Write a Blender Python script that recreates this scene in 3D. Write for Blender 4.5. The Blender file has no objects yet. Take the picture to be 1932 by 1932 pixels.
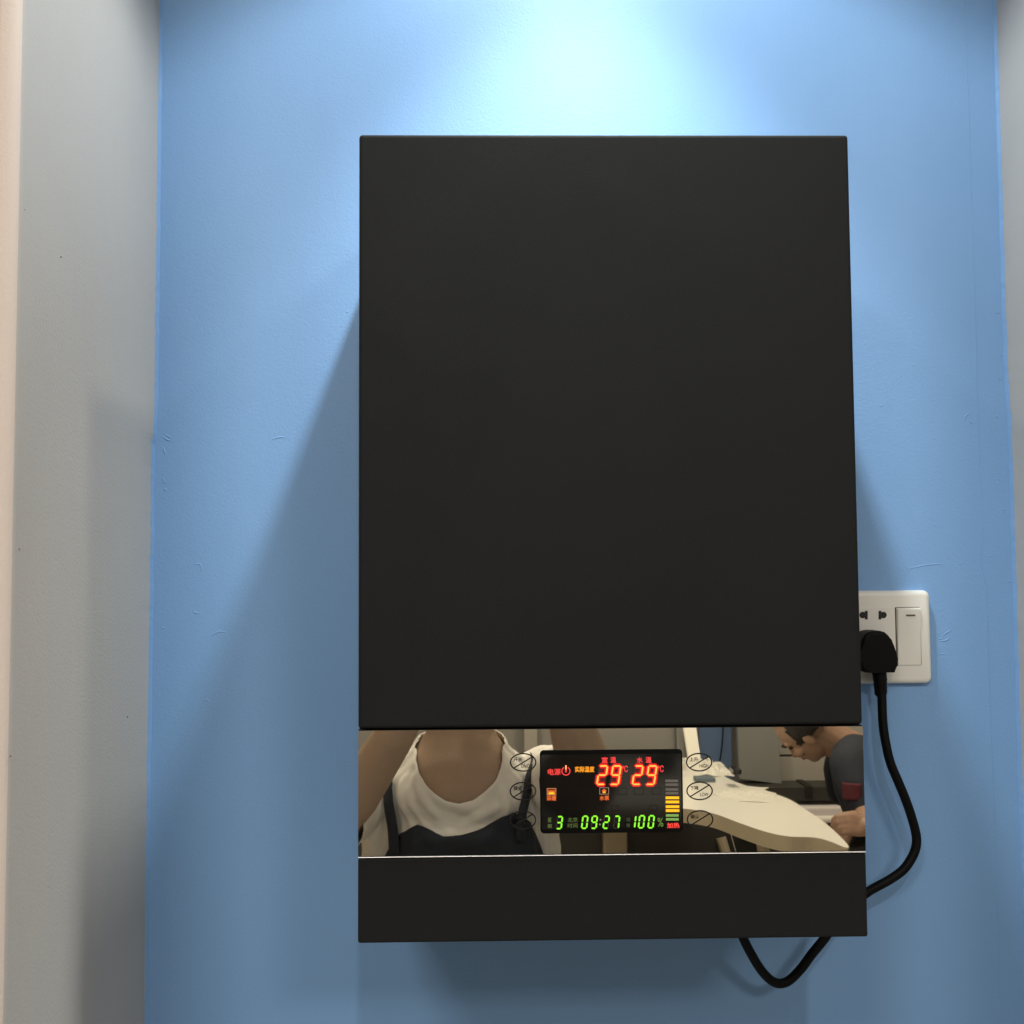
import bpy, bmesh, math, random
from mathutils import Vector, Matrix, noise

random.seed(7)
C = bpy.context.scene.collection
scene = bpy.context.scene
Z0 = 1.5                       # height of the lens above the floor; heights below are given from the lens
V3 = Vector
R = math.radians

# ------------------------------------------------------------------ camera, world, lamps, exposure
def camera():
    yaw, pitch, roll = .0187, .0579, -.0066
    fwd = V3((math.sin(yaw)*math.cos(pitch), math.cos(yaw)*math.cos(pitch), math.sin(pitch)))
    r = V3((math.cos(yaw), -math.sin(yaw), 0)); u = r.cross(fwd)
    r2 = r*math.cos(roll) + u*math.sin(roll); u2 = -r*math.sin(roll) + u*math.cos(roll)
    cd = bpy.data.cameras.new('camera'); co = bpy.data.objects.new('camera', cd); C.objects.link(co)
    cd.sensor_width = 36; cd.lens = 36*2084/1932; cd.clip_start = .004; cd.clip_end = 60
    m = Matrix((r2, u2, -fwd)).transposed().to_4x4(); m.translation = (0, -1.0326, Z0)
    co.matrix_world = m
    scene.camera = co
camera()
w = bpy.data.worlds.new('World'); scene.world = w; w.use_nodes = True
w.node_tree.nodes['Background'].inputs[0].default_value = (.8, .88, 1, 1)
w.node_tree.nodes['Background'].inputs[1].default_value = .05
scene.view_settings.view_transform = 'Standard'; scene.view_settings.look = 'None'
scene.view_settings.exposure = 0.0; scene.view_settings.gamma = 1
scene.cycles.max_bounces = 8; scene.cycles.use_denoising = True
scene.cycles.sample_clamp_indirect = 4; scene.cycles.caustics_reflective = False; scene.cycles.caustics_refractive = False

def lamp(name, kind, loc, power, col, to=None, **kw):
    d = bpy.data.lights.new(name, kind); d.energy = power; d.color = col
    for k, v in kw.items(): setattr(d, k, v)
    o = bpy.data.objects.new(name, d); C.objects.link(o)
    o.location = (loc[0], loc[1], loc[2] + Z0)
    if to is not None:
        o.rotation_euler = (V3(to) - V3(loc)).to_track_quat('-Z', 'Y').to_euler()
    return o
COOL = (.93, 1, .985); WARM = (1, .955, .89)
LA = (.098, -.262, .828)
lamp('downlight_beam', 'SPOT', LA, 35, COOL, (.086, -.072, 0), spot_size=R(67), spot_blend=1.0, shadow_soft_size=.022)
lamp('downlight_spill', 'SPOT', LA, 12.5, COOL, (.098, -.25, 0), spot_size=R(121), spot_blend=.30, shadow_soft_size=.022)
LB = (1.0, -.525, 1.27); LC = (-.80, -.52, 1.27)
lamp('right_downlight_beam', 'SPOT', LB, 33, WARM, (.2, -.6, -.6), spot_size=R(150), spot_blend=.6, shadow_soft_size=.085)
lamp('left_downlight_beam', 'SPOT', LC, 22, WARM, (0, -.6, -.6), spot_size=R(150), spot_blend=.6, shadow_soft_size=.05)
LD = (.13, -2.1, 1.27)
lamp('room_downlight_beam', 'SPOT', LD, 48, WARM, (.2, -.1, -.2), spot_size=R(140), spot_blend=.6, shadow_soft_size=.028)
PANELS = [(-.7, -2.3, 31), (1.15, -3.0, 34)]
for x, y, p in PANELS:
    lamp('ceiling_panel_light', 'AREA', (x, y, 1.272), p, (1, .92, .79), (x, y, 0), shape='SQUARE', size=.56)

# ------------------------------------------------------------------ materials
def new_mat(name):
    m = bpy.data.materials.new(name); m.use_nodes = True
    nt = m.node_tree; return m, nt, nt.nodes['Principled BSDF']
def mat(name, col, rough=.5, metal=0, bump=0, scale=200, var=0, vscale=12, emit=None, estr=0, spec=.5, trans=0, detail=4, stretch=None):
    m, nt, b = new_mat(name); N = nt.nodes; L = nt.links
    b.inputs['Base Color'].default_value = (*col, 1); b.inputs['Roughness'].default_value = rough
    b.inputs['Metallic'].default_value = metal; b.inputs['Specular IOR Level'].default_value = spec
    b.inputs['Transmission Weight'].default_value = trans
    tc = N.new('ShaderNodeTexCoord')
    src = tc.outputs['Object']
    if stretch:
        mp = N.new('ShaderNodeMapping'); mp.inputs['Scale'].default_value = stretch
        L.new(src, mp.inputs[0]); src = mp.outputs[0]
    if bump:
        n = N.new('ShaderNodeTexNoise'); n.inputs['Scale'].default_value = scale; n.inputs['Detail'].default_value = detail
        L.new(src, n.inputs['Vector'])
        bp = N.new('ShaderNodeBump'); bp.inputs['Strength'].default_value = 1; bp.inputs['Distance'].default_value = bump
        L.new(n.outputs['Fac'], bp.inputs['Height']); L.new(bp.outputs[0], b.inputs['Normal'])
    if var:
        n = N.new('ShaderNodeTexNoise'); n.inputs['Scale'].default_value = vscale; n.inputs['Detail'].default_value = 5
        L.new(tc.outputs['Object'], n.inputs['Vector'])
        mx = N.new('ShaderNodeMix'); mx.data_type = 'RGBA'
        mx.inputs[6].default_value = (*[c*(1-var) for c in col], 1); mx.inputs[7].default_value = (*[min(1, c*(1+var)) for c in col], 1)
        L.new(n.outputs['Fac'], mx.inputs[0]); L.new(mx.outputs[2], b.inputs['Base Color'])
    if emit:
        b.inputs['Emission Color'].default_value = (*emit, 1); b.inputs['Emission Strength'].default_value = estr
    return m

def wall_paint(name, col, rough, var=.05):
    """roller-painted plaster: fine orange peel, long trowel waves, faint grime"""
    m, nt, b = new_mat(name); N = nt.nodes; L = nt.links
    tc = N.new('ShaderNodeTexCoord')
    fine = N.new('ShaderNodeTexNoise'); fine.inputs['Scale'].default_value = 420; fine.inputs['Detail'].default_value = 3
    wave = N.new('ShaderNodeTexNoise'); wave.inputs['Scale'].default_value = 9; wave.inputs['Detail'].default_value = 3
    mp = N.new('ShaderNodeMapping'); mp.inputs['Scale'].default_value = (1, 1, .45)
    L.new(tc.outputs['Object'], fine.inputs['Vector']); L.new(tc.outputs['Object'], mp.inputs[0]); L.new(mp.outputs[0], wave.inputs['Vector'])
    b1 = N.new('ShaderNodeBump'); b1.inputs['Distance'].default_value = .0003; b1.inputs['Strength'].default_value = .8
    b2 = N.new('ShaderNodeBump'); b2.inputs['Distance'].default_value = .0022; b2.inputs['Strength'].default_value = .8
    L.new(fine.outputs['Fac'], b1.inputs['Height']); L.new(wave.outputs['Fac'], b2.inputs['Height'])
    L.new(b2.outputs[0], b1.inputs['Normal']); L.new(b1.outputs[0], b.inputs['Normal'])
    g = N.new('ShaderNodeTexNoise'); g.inputs['Scale'].default_value = 5; g.inputs['Detail'].default_value = 8; g.inputs['Roughness'].default_value = .65
    L.new(tc.outputs['Object'], g.inputs['Vector'])
    mx = N.new('ShaderNodeMix'); mx.data_type = 'RGBA'
    mx.inputs[6].default_value = (*[c*(1-var) for c in col], 1); mx.inputs[7].default_value = (*[c*(1+var) for c in col], 1)
    L.new(g.outputs['Fac'], mx.inputs[0]); L.new(mx.outputs[2], b.inputs['Base Color'])
    b.inputs['Roughness'].default_value = rough
    return m

M_blue = wall_paint('blue paint', (.20, .383, .69), .5)
M_grey = wall_paint('grey white paint', (.535, .505, .468), .6, .03)
M_pink = wall_paint('pinkish paint', (.72, .615, .555), .6, .03)
M_ceil = mat('ceiling paint', (.75, .75, .73), .8, bump=.0004, scale=90)
M_room = wall_paint('beige room paint', (.31, .30, .285), .7, .04)
M_floor = mat('tile floor', (.50, .47, .42), .35, var=.25, vscale=6)
M_case = mat('charcoal powder coat', (.0138, .0147, .0153), .68, bump=.00022, scale=1500, var=.06, vscale=300, detail=2, spec=.10)
M_gap = mat('black gasket', (.006, .006, .006), .7)
M_trim = mat('brushed aluminium', (.62, .61, .60), .36, metal=1)
M_mirror = mat('bronze mirror glass', (.78, .73, .605), .012, metal=1)
def smudge(m, lo, hi, scale, seed=0):
    nt = m.node_tree; N = nt.nodes; L = nt.links; b = N['Principled BSDF']
    tc = N.new('ShaderNodeTexCoord'); n = N.new('ShaderNodeTexNoise'); n.inputs['Scale'].default_value = scale; n.inputs['Detail'].default_value = 6; n.inputs['Roughness'].default_value = .6; n.inputs['Distortion'].default_value = .8
    mr = N.new('ShaderNodeMapRange'); mr.inputs['From Min'].default_value = .38; mr.inputs['From Max'].default_value = .68; mr.inputs['To Min'].default_value = lo; mr.inputs['To Max'].default_value = hi
    L.new(tc.outputs['Object'], n.inputs['Vector']); L.new(n.outputs['Fac'], mr.inputs['Value']); L.new(mr.outputs[0], b.inputs['Roughness'])
smudge(M_mirror, .008, .018, 14)
smudge(M_case, .60, .74, 7)
M_edge = mat('bare glass edge', (.72, .68, .6), .25, metal=1)
M_ink = mat('black print', (.004, .004, .004), .35)
M_lcd = mat('black display window', (.005, .0047, .0045), .06, spec=.6)
M_lcdedge = mat('black display border', (.002, .002, .002), .3, spec=.2)
M_unlit = mat('unlit segment', (.045, .04, .04), .6, spec=.1)
M_grid = mat('unlit bar', (.17, .155, .14), .6, spec=.1)
M_ghost = mat('unlit icon', (.011, .011, .011), .6, spec=.1)
def led(name, col, s): return mat(name, (.02, .02, .02), .6, emit=col, estr=s, spec=.1)
M_red = led('red segment', (1, .36, .05), 1.9)
M_redhalo = led('red segment halo', (1, .0, .008), .95)  # wider glowing copy under each bar paints the halo of its light
M_redtext = led('red lettering', (1, .055, .05), 1.0)
M_redbright = led('bright red lettering', (1, .06, .04), 1.15)
M_orange = led('orange lettering', (1, .34, .01), 1.0)
M_orange2 = led('deep orange lettering', (1, .17, .03), .85)
M_amber = led('amber bar', (1, .50, .01), 1.25)
M_amberhalo = led('amber bar halo', (1, .14, .0), .22)  # halo round each amber bar, painted as a larger glowing sheet
M_green = led('green segment', (.30, 1, .025), 1.15)
M_greenhalo = led('green segment halo', (.02, .35, .0), .10)  # faint halo round the green bars, painted in emission
M_greendim = led('dim green lettering', (.16, .25, .05), .55)
M_greenbar = led('dim green bar', (.30, .55, .12), .70)
M_plate = mat('ivory plastic', (.80, .785, .735), .35, var=.02, vscale=30)
M_slot = mat('socket hole', (.004, .004, .004), .6)
M_dash = mat('dark switch mark', (.10, .085, .06), .5)
M_rubber = mat('black rubber', (.0024, .0024, .0024), .55, bump=.0001, scale=900, spec=.14)
M_skin = mat('skin', (.41, .29, .205), .5, bump=.0003, scale=260, var=.10, vscale=20)
M_skin2 = mat('tanned skin', (.36, .225, .16), .5, bump=.0004, scale=240, var=.14, vscale=18)
M_hair = mat('black hair', (.012, .01, .009), .5, bump=.003, scale=60, stretch=(6, 6, 1))
M_eye = mat('eye', (.02, .012, .01), .15)
M_lip = mat('lips', (.42, .16, .13), .45)
M_cloth = mat('white cotton', (.80, .775, .72), .85, bump=.0004, scale=700, var=.04, vscale=10)
M_navy = mat('navy cotton', (.014, .019, .030), .85, bump=.0004, scale=700, var=.15, vscale=20)
M_navy2 = mat('dark blue jersey', (.022, .027, .042), .85, bump=.0006, scale=300, var=.2, vscale=15)
M_patch = mat('crimson patch', (.10, .018, .03), .8, bump=.0006, scale=500, var=.25, vscale=60)
M_top = mat('cream worktop', (.84, .82, .755), .28, var=.03, vscale=5)
M_fascia = mat('beige edge band', (.46, .39, .28), .5, var=.05, vscale=9)
M_dark = mat('dark laminate', (.035, .033, .03), .5, var=.2, vscale=6)
M_white = mat('white lacquer', (.86, .84, .78), .35)
M_bluep = mat('blue panel', (.10, .16, .29), .5, var=.1, vscale=4)
M_gboard = mat('grey board', (.27, .275, .27), .45, var=.16, vscale=3)
M_tan = mat('tan panel', (.42, .40, .36), .5, var=.07, vscale=4)
M_pale = mat('pale pinkish vinyl', (.60, .52, .51), .4, var=.06, vscale=6)
M_glass = mat('clear glass', (.95, .97, .96), .05, trans=1)
M_wrap = mat('crumpled white film', (.80, .78, .72), .4)
M_chrome = mat('chrome', (.8, .8, .8), .12, metal=1)
M_lens = led('lamp diffuser', (1, .97, .9), 3.0)
M_phone = mat('dark phone', (.01, .01, .011), .2)
M_cardblue = mat('blue grey card', (.12, .16, .19), .6)

# ------------------------------------------------------------------ object helpers
LOC = {}
def tag(o, label=None, cat=None, group=None, kind=None):
    if label: o['label'] = label
    if cat: o['category'] = cat
    if group: o['group'] = group
    if kind: o['kind'] = kind
    return o
def thing(name, loc, label, cat, group=None):
    o = bpy.data.objects.new(name, None); C.objects.link(o)
    o.empty_display_size = .05
    o.location = (loc[0], loc[1], loc[2] + Z0); LOC[o.name] = V3(loc)
    return tag(o, label, cat, group)
def link(name, me, mats, parent=None, origin=(0, 0, 0), smooth=False):
    """mesh in lens-based coordinates -> object; geometry is stored relative to its root's base"""
    for m in (mats if isinstance(mats, (list, tuple)) else [mats]): me.materials.append(m)
    o = bpy.data.objects.new(name, me); C.objects.link(o)
    if parent is not None:
        off = LOC[parent.name]; LOC[o.name] = off; o.parent = parent
        me.transform(Matrix.Translation(-off))
    else:
        off = V3(origin); me.transform(Matrix.Translation(-off)); o.location = off + V3((0, 0, Z0)); LOC[o.name] = off
    if smooth:
        me.shade_smooth()
    return o
def from_bm(bm, name, mats, parent=None, origin=(0, 0, 0), smooth=False):
    bmesh.ops.recalc_face_normals(bm, faces=bm.faces)
    me = bpy.data.meshes.new(name); bm.to_mesh(me); bm.free()
    return link(name, me, mats, parent, origin, smooth)
def box_bm(x0, x1, y0, y1, z0, z1, bev=0, seg=3, bm=None):
    own = bm is None
    b = bmesh.new()
    g = bmesh.ops.create_cube(b, size=1)
    for v in g['verts']:
        v.co = V3((x0 + (v.co.x+.5)*(x1-x0), y0 + (v.co.y+.5)*(y1-y0), z0 + (v.co.z+.5)*(z1-z0)))
    if bev: bmesh.ops.bevel(b, geom=list(b.edges), offset=bev, segments=seg, profile=.5, affect='EDGES')
    if own: return b
    me = bpy.data.meshes.new('t'); b.to_mesh(me); b.free(); bm.from_mesh(me); bpy.data.meshes.remove(me); return bm
def box(name, x0, x1, y0, y1, z0, z1, m, parent=None, bev=0, seg=3, origin=None, smooth=False):
    return from_bm(box_bm(min(x0, x1), max(x0, x1), min(y0, y1), max(y0, y1), min(z0, z1), max(z0, z1), bev, seg), name, m, parent,
                   origin or ((x0+x1)/2, (y0+y1)/2, min(z0, z1)), smooth)
def prism(pts, y0, y1, bev=0, seg=2, axis='y'):
    """extrude a closed outline given in (x, z) from y0 (back) to y1 (front); axis 'z': outline in (x, y)"""
    bm = bmesh.new()
    mk = (lambda p, q: (p[0], q, p[1])) if axis == 'y' else (lambda p, q: (p[0], p[1], q))
    a = [bm.verts.new(mk(p, y0)) for p in pts]; b = [bm.verts.new(mk(p, y1)) for p in pts]
    n = len(pts)
    bm.faces.new(a); front = bm.faces.new(b)
    for i in range(n): bm.faces.new((a[i], a[(i+1) % n], b[(i+1) % n], b[i]))
    if bev:
        bmesh.ops.bevel(bm, geom=list(front.edges), offset=bev, segments=seg, profile=.5, affect='EDGES')
    return bm
def round_rect(x0, x1, z0, z1, r, n=5):
    out = []
    for cx, cz, a0 in ((x1-r, z1-r, 0), (x0+r, z1-r, 90), (x0+r, z0+r, 180), (x1-r, z0+r, 270)):
        for k in range(n+1):
            a = R(a0 + 90*k/n); out.append((cx + r*math.cos(a), cz + r*math.sin(a)))
    return out
def spline(pts, per=8):
    P = [V3(p) for p in pts]; P = [2*P[0]-P[1]] + P + [2*P[-1]-P[-2]]; out = []
    for i in range(1, len(P)-2):
        a, b, c, d = P[i-1:i+3]
        for k in range(per):
            t = k/per
            out.append(.5*(2*b + (c-a)*t + (2*a-5*b+4*c-d)*t*t + (3*b-a-3*c+d)*t**3))
    return out + [P[-2]]
def tube(bm, pts, rad, n=10, caps=True, squash=None):
    pts = [V3(p) for p in pts]
    rs = rad if isinstance(rad, (list, tuple)) else [rad]*len(pts)
    up = V3((.123, .456, .88)); rings = []
    for i, p in enumerate(pts):
        t = (pts[min(i+1, len(pts)-1)] - pts[max(i-1, 0)]).normalized()
        s = (up - t*up.dot(t)).normalized(); up = s; q = t.cross(s)
        ring = []
        for k in range(n):
            v = p + (s*math.cos(2*math.pi*k/n) + q*math.sin(2*math.pi*k/n))*rs[i]
            if squash is not None: v.y = p.y + (v.y - p.y)*squash
            ring.append(bm.verts.new(v))
        rings.append(ring)
    for a, b in zip(rings, rings[1:]):
        for k in range(n): bm.faces.new((a[k], a[(k+1) % n], b[(k+1) % n], b[k]))
    if caps: bm.faces.new(rings[0]); bm.faces.new(rings[-1])
    return bm
def text_mesh(body, x0, x1, z0, z1):
    cu = bpy.data.curves.new('t', 'FONT'); cu.body = body
    o = bpy.data.objects.new('t', cu); C.objects.link(o)
    bpy.context.view_layer.update()
    me = bpy.data.meshes.new_from_object(o.evaluated_get(bpy.context.evaluated_depsgraph_get()))
    bpy.data.objects.remove(o); bpy.data.curves.remove(cu)
    xs = [v.co.x for v in me.vertices]; ys = [v.co.y for v in me.vertices]
    for v in me.vertices:
        v.co = V3((x0 + (v.co.x-min(xs))/(max(xs)-min(xs))*(x1-x0), 0, z0 + (v.co.y-min(ys))/(max(ys)-min(ys))*(z1-z0)))
    me.materials.clear()
    return me

# ------------------------------------------------------------------ the alcove
def struct(o): o['kind'] = 'structure'; return o
WL, WR = -.3160, .4922
ZLO, ZHI = -1.5, .84
bw = struct(box('blue_wall', WL-.02, WR+.02, 0, .08, ZLO, 1.28, M_blue))
def edge_profile(base, keys, amp, seed):
    """uneven plaster line: x of the corner at height z"""
    def f(z):
        x = keys[0][1]
        for (za, xa), (zb, xb) in zip(keys, keys[1:]):
            if zb <= z <= za: x = xb + (xa-xb)*(z-zb)/max(za-zb, 1e-6)
        if z < keys[-1][0]: x = keys[-1][1]
        return x + amp*noise.noise((seed, 0, z*38)) + amp*.7*noise.noise((seed+5, 3, z*150))
    return f
fl = edge_profile(WL, [(2, -.3140), (.150, -.3140), (.134, -.3146), (.126, -.3164), (.02, -.3160), (-.294, -.3168), (-.40, -.3160)], .00055, 1)
fr = edge_profile(WR, [(2, .4915), (.5, .4915), (.2227, .4908), (.165, .4912), (.145, .4926), (.10, .4926), (-.133, .4918)], .00055, 9)
zs = [ZLO + (ZHI-ZLO)*i/900 for i in range(901)]
def ret_wall(name, f, sgn, depth, mm):
    base = WL if sgn < 0 else WR
    sm = lambda z: sum(f(z + k*.006) for k in range(-4, 5))/9
    bm = bmesh.new(); prev = None
    for z in zs:
        x = f(z)
        row = [bm.verts.new((x, .001, z)), bm.verts.new((x, -.005, z)), bm.verts.new((sm(z) - sgn*.0002, -.011, z)), bm.verts.new((base + sgn*.0006, -.045, z)), bm.verts.new((base + sgn*.0012, -depth+.012, z))] + [bm.verts.new((base + sgn*(.0012 + .012*(1-math.cos(R(q)))), -depth + .012*(1-math.sin(R(q))), z)) for q in (22, 45, 68, 90)]
        if prev:
            for a in range(8): bm.faces.new((prev[a], prev[a+1], row[a+1], row[a])).material_index = int(a >= 5)
        prev = row
    o = from_bm(bm, name, mm, smooth=True)
    return struct(o)
PIER = .299
ret_wall('grey_wall_left', fl, -1, PIER+.002, [M_grey, M_pink])
ret_wall('grey_wall_right', fr, 1, PIER, [M_grey, M_grey])
def corner_bead(name, f, sgn):
    """blue paint carried round the corner: a narrow sloping bead that catches the light"""
    bm = bmesh.new(); prev = None
    for z in zs:
        x = f(z); wv = .0027 + .0005*noise.noise((sgn*3, 7, z*60))
        row = [bm.verts.new((x - sgn*wv, .0005, z)), bm.verts.new((x - sgn*wv*.9, -.0004, z)), bm.verts.new((x - sgn*.0003, -.0030, z)), bm.verts.new((x + sgn*.0006, -.0031, z))]
        if prev:
            for a in range(3): bm.faces.new((prev[a], prev[a+1], row[a+1], row[a]))
        prev = row
    return from_bm(bm, name, M_blue, bw)
corner_bead('paint_bead', fl, -1); corner_bead('paint_bead', fr, 1)
# paint marks: hardened drips, filler ridges and nicks standing a fraction of a millimetre proud
marks = [[(-.3086, .1338), (-.3033, .1296), (-.298, .1281)], [(-.3069, .1359), (-.3012, .1324), (-.2991, .1302)], [(-.306, .1225), (-.3045, .1154)],
 [(-.3064, .0942), (-.3042, .0879)], [(-.3055, .0837), (-.3027, .0819)], [(-.2765, .0133), (-.2706, .0126), (-.2702, .0063)],
 [(-.2771, -.0313), (-.2709, -.0328)], [(-.2588, -.053), (-.2526, -.0496), (-.2457, -.0507)], [(-.2676, -.1135), (-.2642, -.1125), (-.259, -.1146)],
 [(-.3065, -.0457), (-.303, -.0461)], [(-.205, .1291), (-.198, .1312), (-.1909, .1305)], [(-.1355, .2504), (-.1341, .2497)],
 [(.4485, .1446), (.4509, .149), (.4539, .1509)], [(.4537, .1457), (.4554, .1421), (.4577, .1416)], [(.478, .1471), (.4809, .1486), (.4809, .1456)],
 [(.4833, .1853), (.4843, .1841), (.4862, .1847)], [(.4846, .2065), (.4868, .2065)], [(.389, .0038), (.397, .0055), (.4087, .0077), (.4204, .0085), (.4254, .0076)],
 [(.4819, .248), (.4856, .2476)], [(.4904, .1456), (.4926, .1427)], [(.49, .1346), (.4927, .1339)], [(.4817, .0603), (.4846, .0593)],
 [(.4831, .0582), (.4838, .057)], [(.4823, .1222), (.4829, .1213)], [(.4798, .0894), (.4812, .0872)], [(.4868, -.0084), (.4894, -.0081)],
 [(.3691, .1585), (.3713, .159)], [(.4178, .0455), (.4197, .044)], [(.4223, -.0584), (.426, -.0558), (.4304, -.0536)], [(.4185, -.062), (.4206, -.0607)],
 [(.4192, -.0636), (.4245, -.063), (.4298, -.0608)], [(.4205, -.0751), (.4234, -.0756)]]
bm = bmesh.new()
for k, mk in enumerate(marks):
    pts = spline([(x, -.00005, z) for x, z in mk], 5); n = len(pts)
    rm = .00075 if k not in (17,) else .00055
    pts = [p + V3((.0003*noise.noise(p*400), 0, .0003*noise.noise(p*500 + V3((3, 1, 2))))) for p in pts]
    tube(bm, pts, [rm*(.15 + math.sin(math.pi*(i+.3)/(n-.4))) for i in range(n)], 8, squash=.28)
for k in range(14):             # pin-head drips of paint
    x = random.choice((random.uniform(-.31, -.11), random.uniform(.39, .485))); z = random.uniform(-.42, .5); r = random.uniform(.0004, .0009)
    if .32 < x < .42 and -.11 < z < 0: continue
    tube(bm, [(x-r, 0, z), (x, 0, z), (x+r, 0, z+r*.3)], [r*.3, r, r*.3], 7, squash=.6)
o = from_bm(bm, 'paint_ridge', M_blue, bw, smooth=True); o['kind'] = 'stuff'
bm = bmesh.new()
hair = [(.4618, .56), (.4627, .33), (.4627, .2222), (.4624, .1927), (.4622, .1692), (.4628, .1457), (.4625, .1165), (.4619, .0902), (.4631, .0815), (.463, .0583), (.4627, .0351), (.461, .0235), (.4611, .0062), (.4642, -.0082), (.4651, -.0284), (.465, -.12), (.4662, -.25), (.466, -.42)]
hp = spline([(x, -.0001, z) for x, z in hair], 24)
hp = [p + V3((.00035*noise.noise((p.z*120, 0, 0)), 0, 0)) for p in hp]
tube(bm, hp, [.00042*(.6 + .7*abs(noise.noise((p.z*30, 4, 2)))) for p in hp], 6, squash=.55)
from_bm(bm, 'seam_line', M_blue, bw, smooth=True)

bm = bmesh.new()
for y, z in ((-.288, .251), (-.224, .237), (-.286, .02), (-.294, -.116), (-.06, -.12)):
    q = random.uniform(.0003, .0007)
    tube(bm, [(WL-.0006, y-q, z), (WL-.0004, y, z+q*.4), (WL-.0006, y+q, z-q*.3)], [q*.3, q*.9, q*.3], 7)
o = from_bm(bm, 'wall_speck', mat('brown speck', (.18, .13, .09), .8), bpy.data.objects['grey_wall_left'], smooth=True); o['kind'] = 'stuff'
# pier fronts, soffit over the alcove
pw = struct(box('pink_wall', -2.6, WL-.0125, -PIER-.0018, -.02, ZLO, 1.28, M_pink))
bmx = struct(box('pier_wall', WR+.0125, 2.9, -PIER, -.02, ZLO, 1.28, M_grey))
struct(box('soffit', WL-.012, WR+.012, -PIER+.0005, -.0005, ZHI, 1.279, M_grey))
# the room seen in the mirror strip
struct(box('floor', -2.6, 2.9, -4.4, .08, -1.6, -1.5, M_floor))
struct(box('ceiling', -2.6, 2.9, -4.4, .08, 1.28, 1.38, M_ceil))
struct(box('room_wall', -2.6, 2.9, -4.32, -4.22, -1.5, 1.28, M_room))
struct(box('pilaster_wall', .135, .19, -4.219, -4.17, -1.5, 1.279, M_tan))
struct(box('side_wall_left', -2.7, -2.6, -4.4, .08, -1.5, 1.28, M_room))
struct(box('side_wall_right', 2.9, 3.0, -4.4, .08, -1.5, 1.28, M_room))

# ------------------------------------------------------------------ wall heater
XL, XR, ZT, ZB = -.0975, .2708, .3309, -.2624
S1, S2, DF = -.1106, -.2019, -.2220
H = thing('wall_heater', ((XL+XR)/2, 0, ZB), 'charcoal wall mounted electric heater with a mirrored control strip and lit display', 'wall heater')
box('upper_cover', XL, XR, DF, -.0008, S1 + .0004, ZT, M_case, H, .0026, 4)
box('lower_cover', XL, XR, DF, -.0008, ZB, S2 - .0004, M_case, H, .0016, 3)
box('chassis', XL+.004, XR-.004, DF+.012, -.001, S2-.004, S1+.004, M_gap, H)
box('side_frame', XL+.0003, XL+.0042, DF+.002, -.002, S2+.0001, S1-.0001, M_case, H)
box('side_frame', XR-.0042, XR-.0003, DF+.002, -.002, S2+.0001, S1-.0001, M_case, H)
gp = from_bm(prism([(XL+.0002, S2+.0012), (XR-.0002, S2+.0012), (XR-.0002, S1-.0007), (XL+.0002, S1-.0007)], DF+.004, DF-.0002), 'mirror_panel', [M_mirror, M_gap], H)
for p in gp.data.polygons:
    if abs(p.normal.y) < .99: p.material_index = 1
box('trim_strip', XL+.0003, XR-.0003, DF-.0011, DF+.006, S2, S2+.0007, M_trim, H, .0003, 2)
box('mounting_bracket', XL+.05, XR-.05, -.0009, -.0002, ZT-.12, ZT-.09, M_trim, H)
YG = DF - .0002                                   # front of the glass

def Z3(x, y):                                     # panel layout grid -> metres on the front of the panel
    return (.00507981 + .00008596*x - .00000101*y, -.11629253 - .00000087*x - .00008471*y)
def flat(polys, y, name, m, parent, th=0):
    """thin raised print: polygons given in panel metres"""
    bm = bmesh.new()
    for pl in polys:
        a = [bm.verts.new((p[0], y, p[1])) for p in pl]
        f = bm.faces.new(a); f.normal_update()
        if f.normal.y > 0: f.normal_flip()
        if th:
            r = bmesh.ops.extrude_face_region(bm, geom=[f])
            for v in r['geom']:
                if isinstance(v, bmesh.types.BMVert): v.co.y -= th
    me = bpy.data.meshes.new(name); bm.to_mesh(me); bm.free()
    return link(name, me, m, parent)
def write(body, gx0, gx1, gy0, gy1, y, m, parent, name='lettering', bold=0):
    x0, z1 = Z3(gx0, gy0); x1, z0 = Z3(gx1, gy1)
    me = text_mesh(body, x0, x1, z0, z1)
    if bold:
        bm = bmesh.new(); bm.from_mesh(me)
        src = bm.copy()
        for dx, dz in ((bold, 0), (-bold, 0), (0, bold), (0, -bold)):
            t = src.copy(); bmesh.ops.translate(t, verts=t.verts, vec=(dx, .000004*(1+dx/bold+2*dz/bold), dz))
            tm = bpy.data.meshes.new('t'); t.to_mesh(tm); t.free(); bm.from_mesh(tm); bpy.data.meshes.remove(tm)
        bm.to_mesh(me); bm.free(); src.free()
    bm = bmesh.new(); bm.from_mesh(me)
    for f in bm.faces:
        f.normal_update()
        if f.normal.y > 0: f.normal_flip()
    bmesh.ops.translate(bm, verts=bm.verts, vec=(0, y, 0))
    bm.to_mesh(me); bm.free(); me.name = name
    return link(name, me, m, parent)

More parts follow.
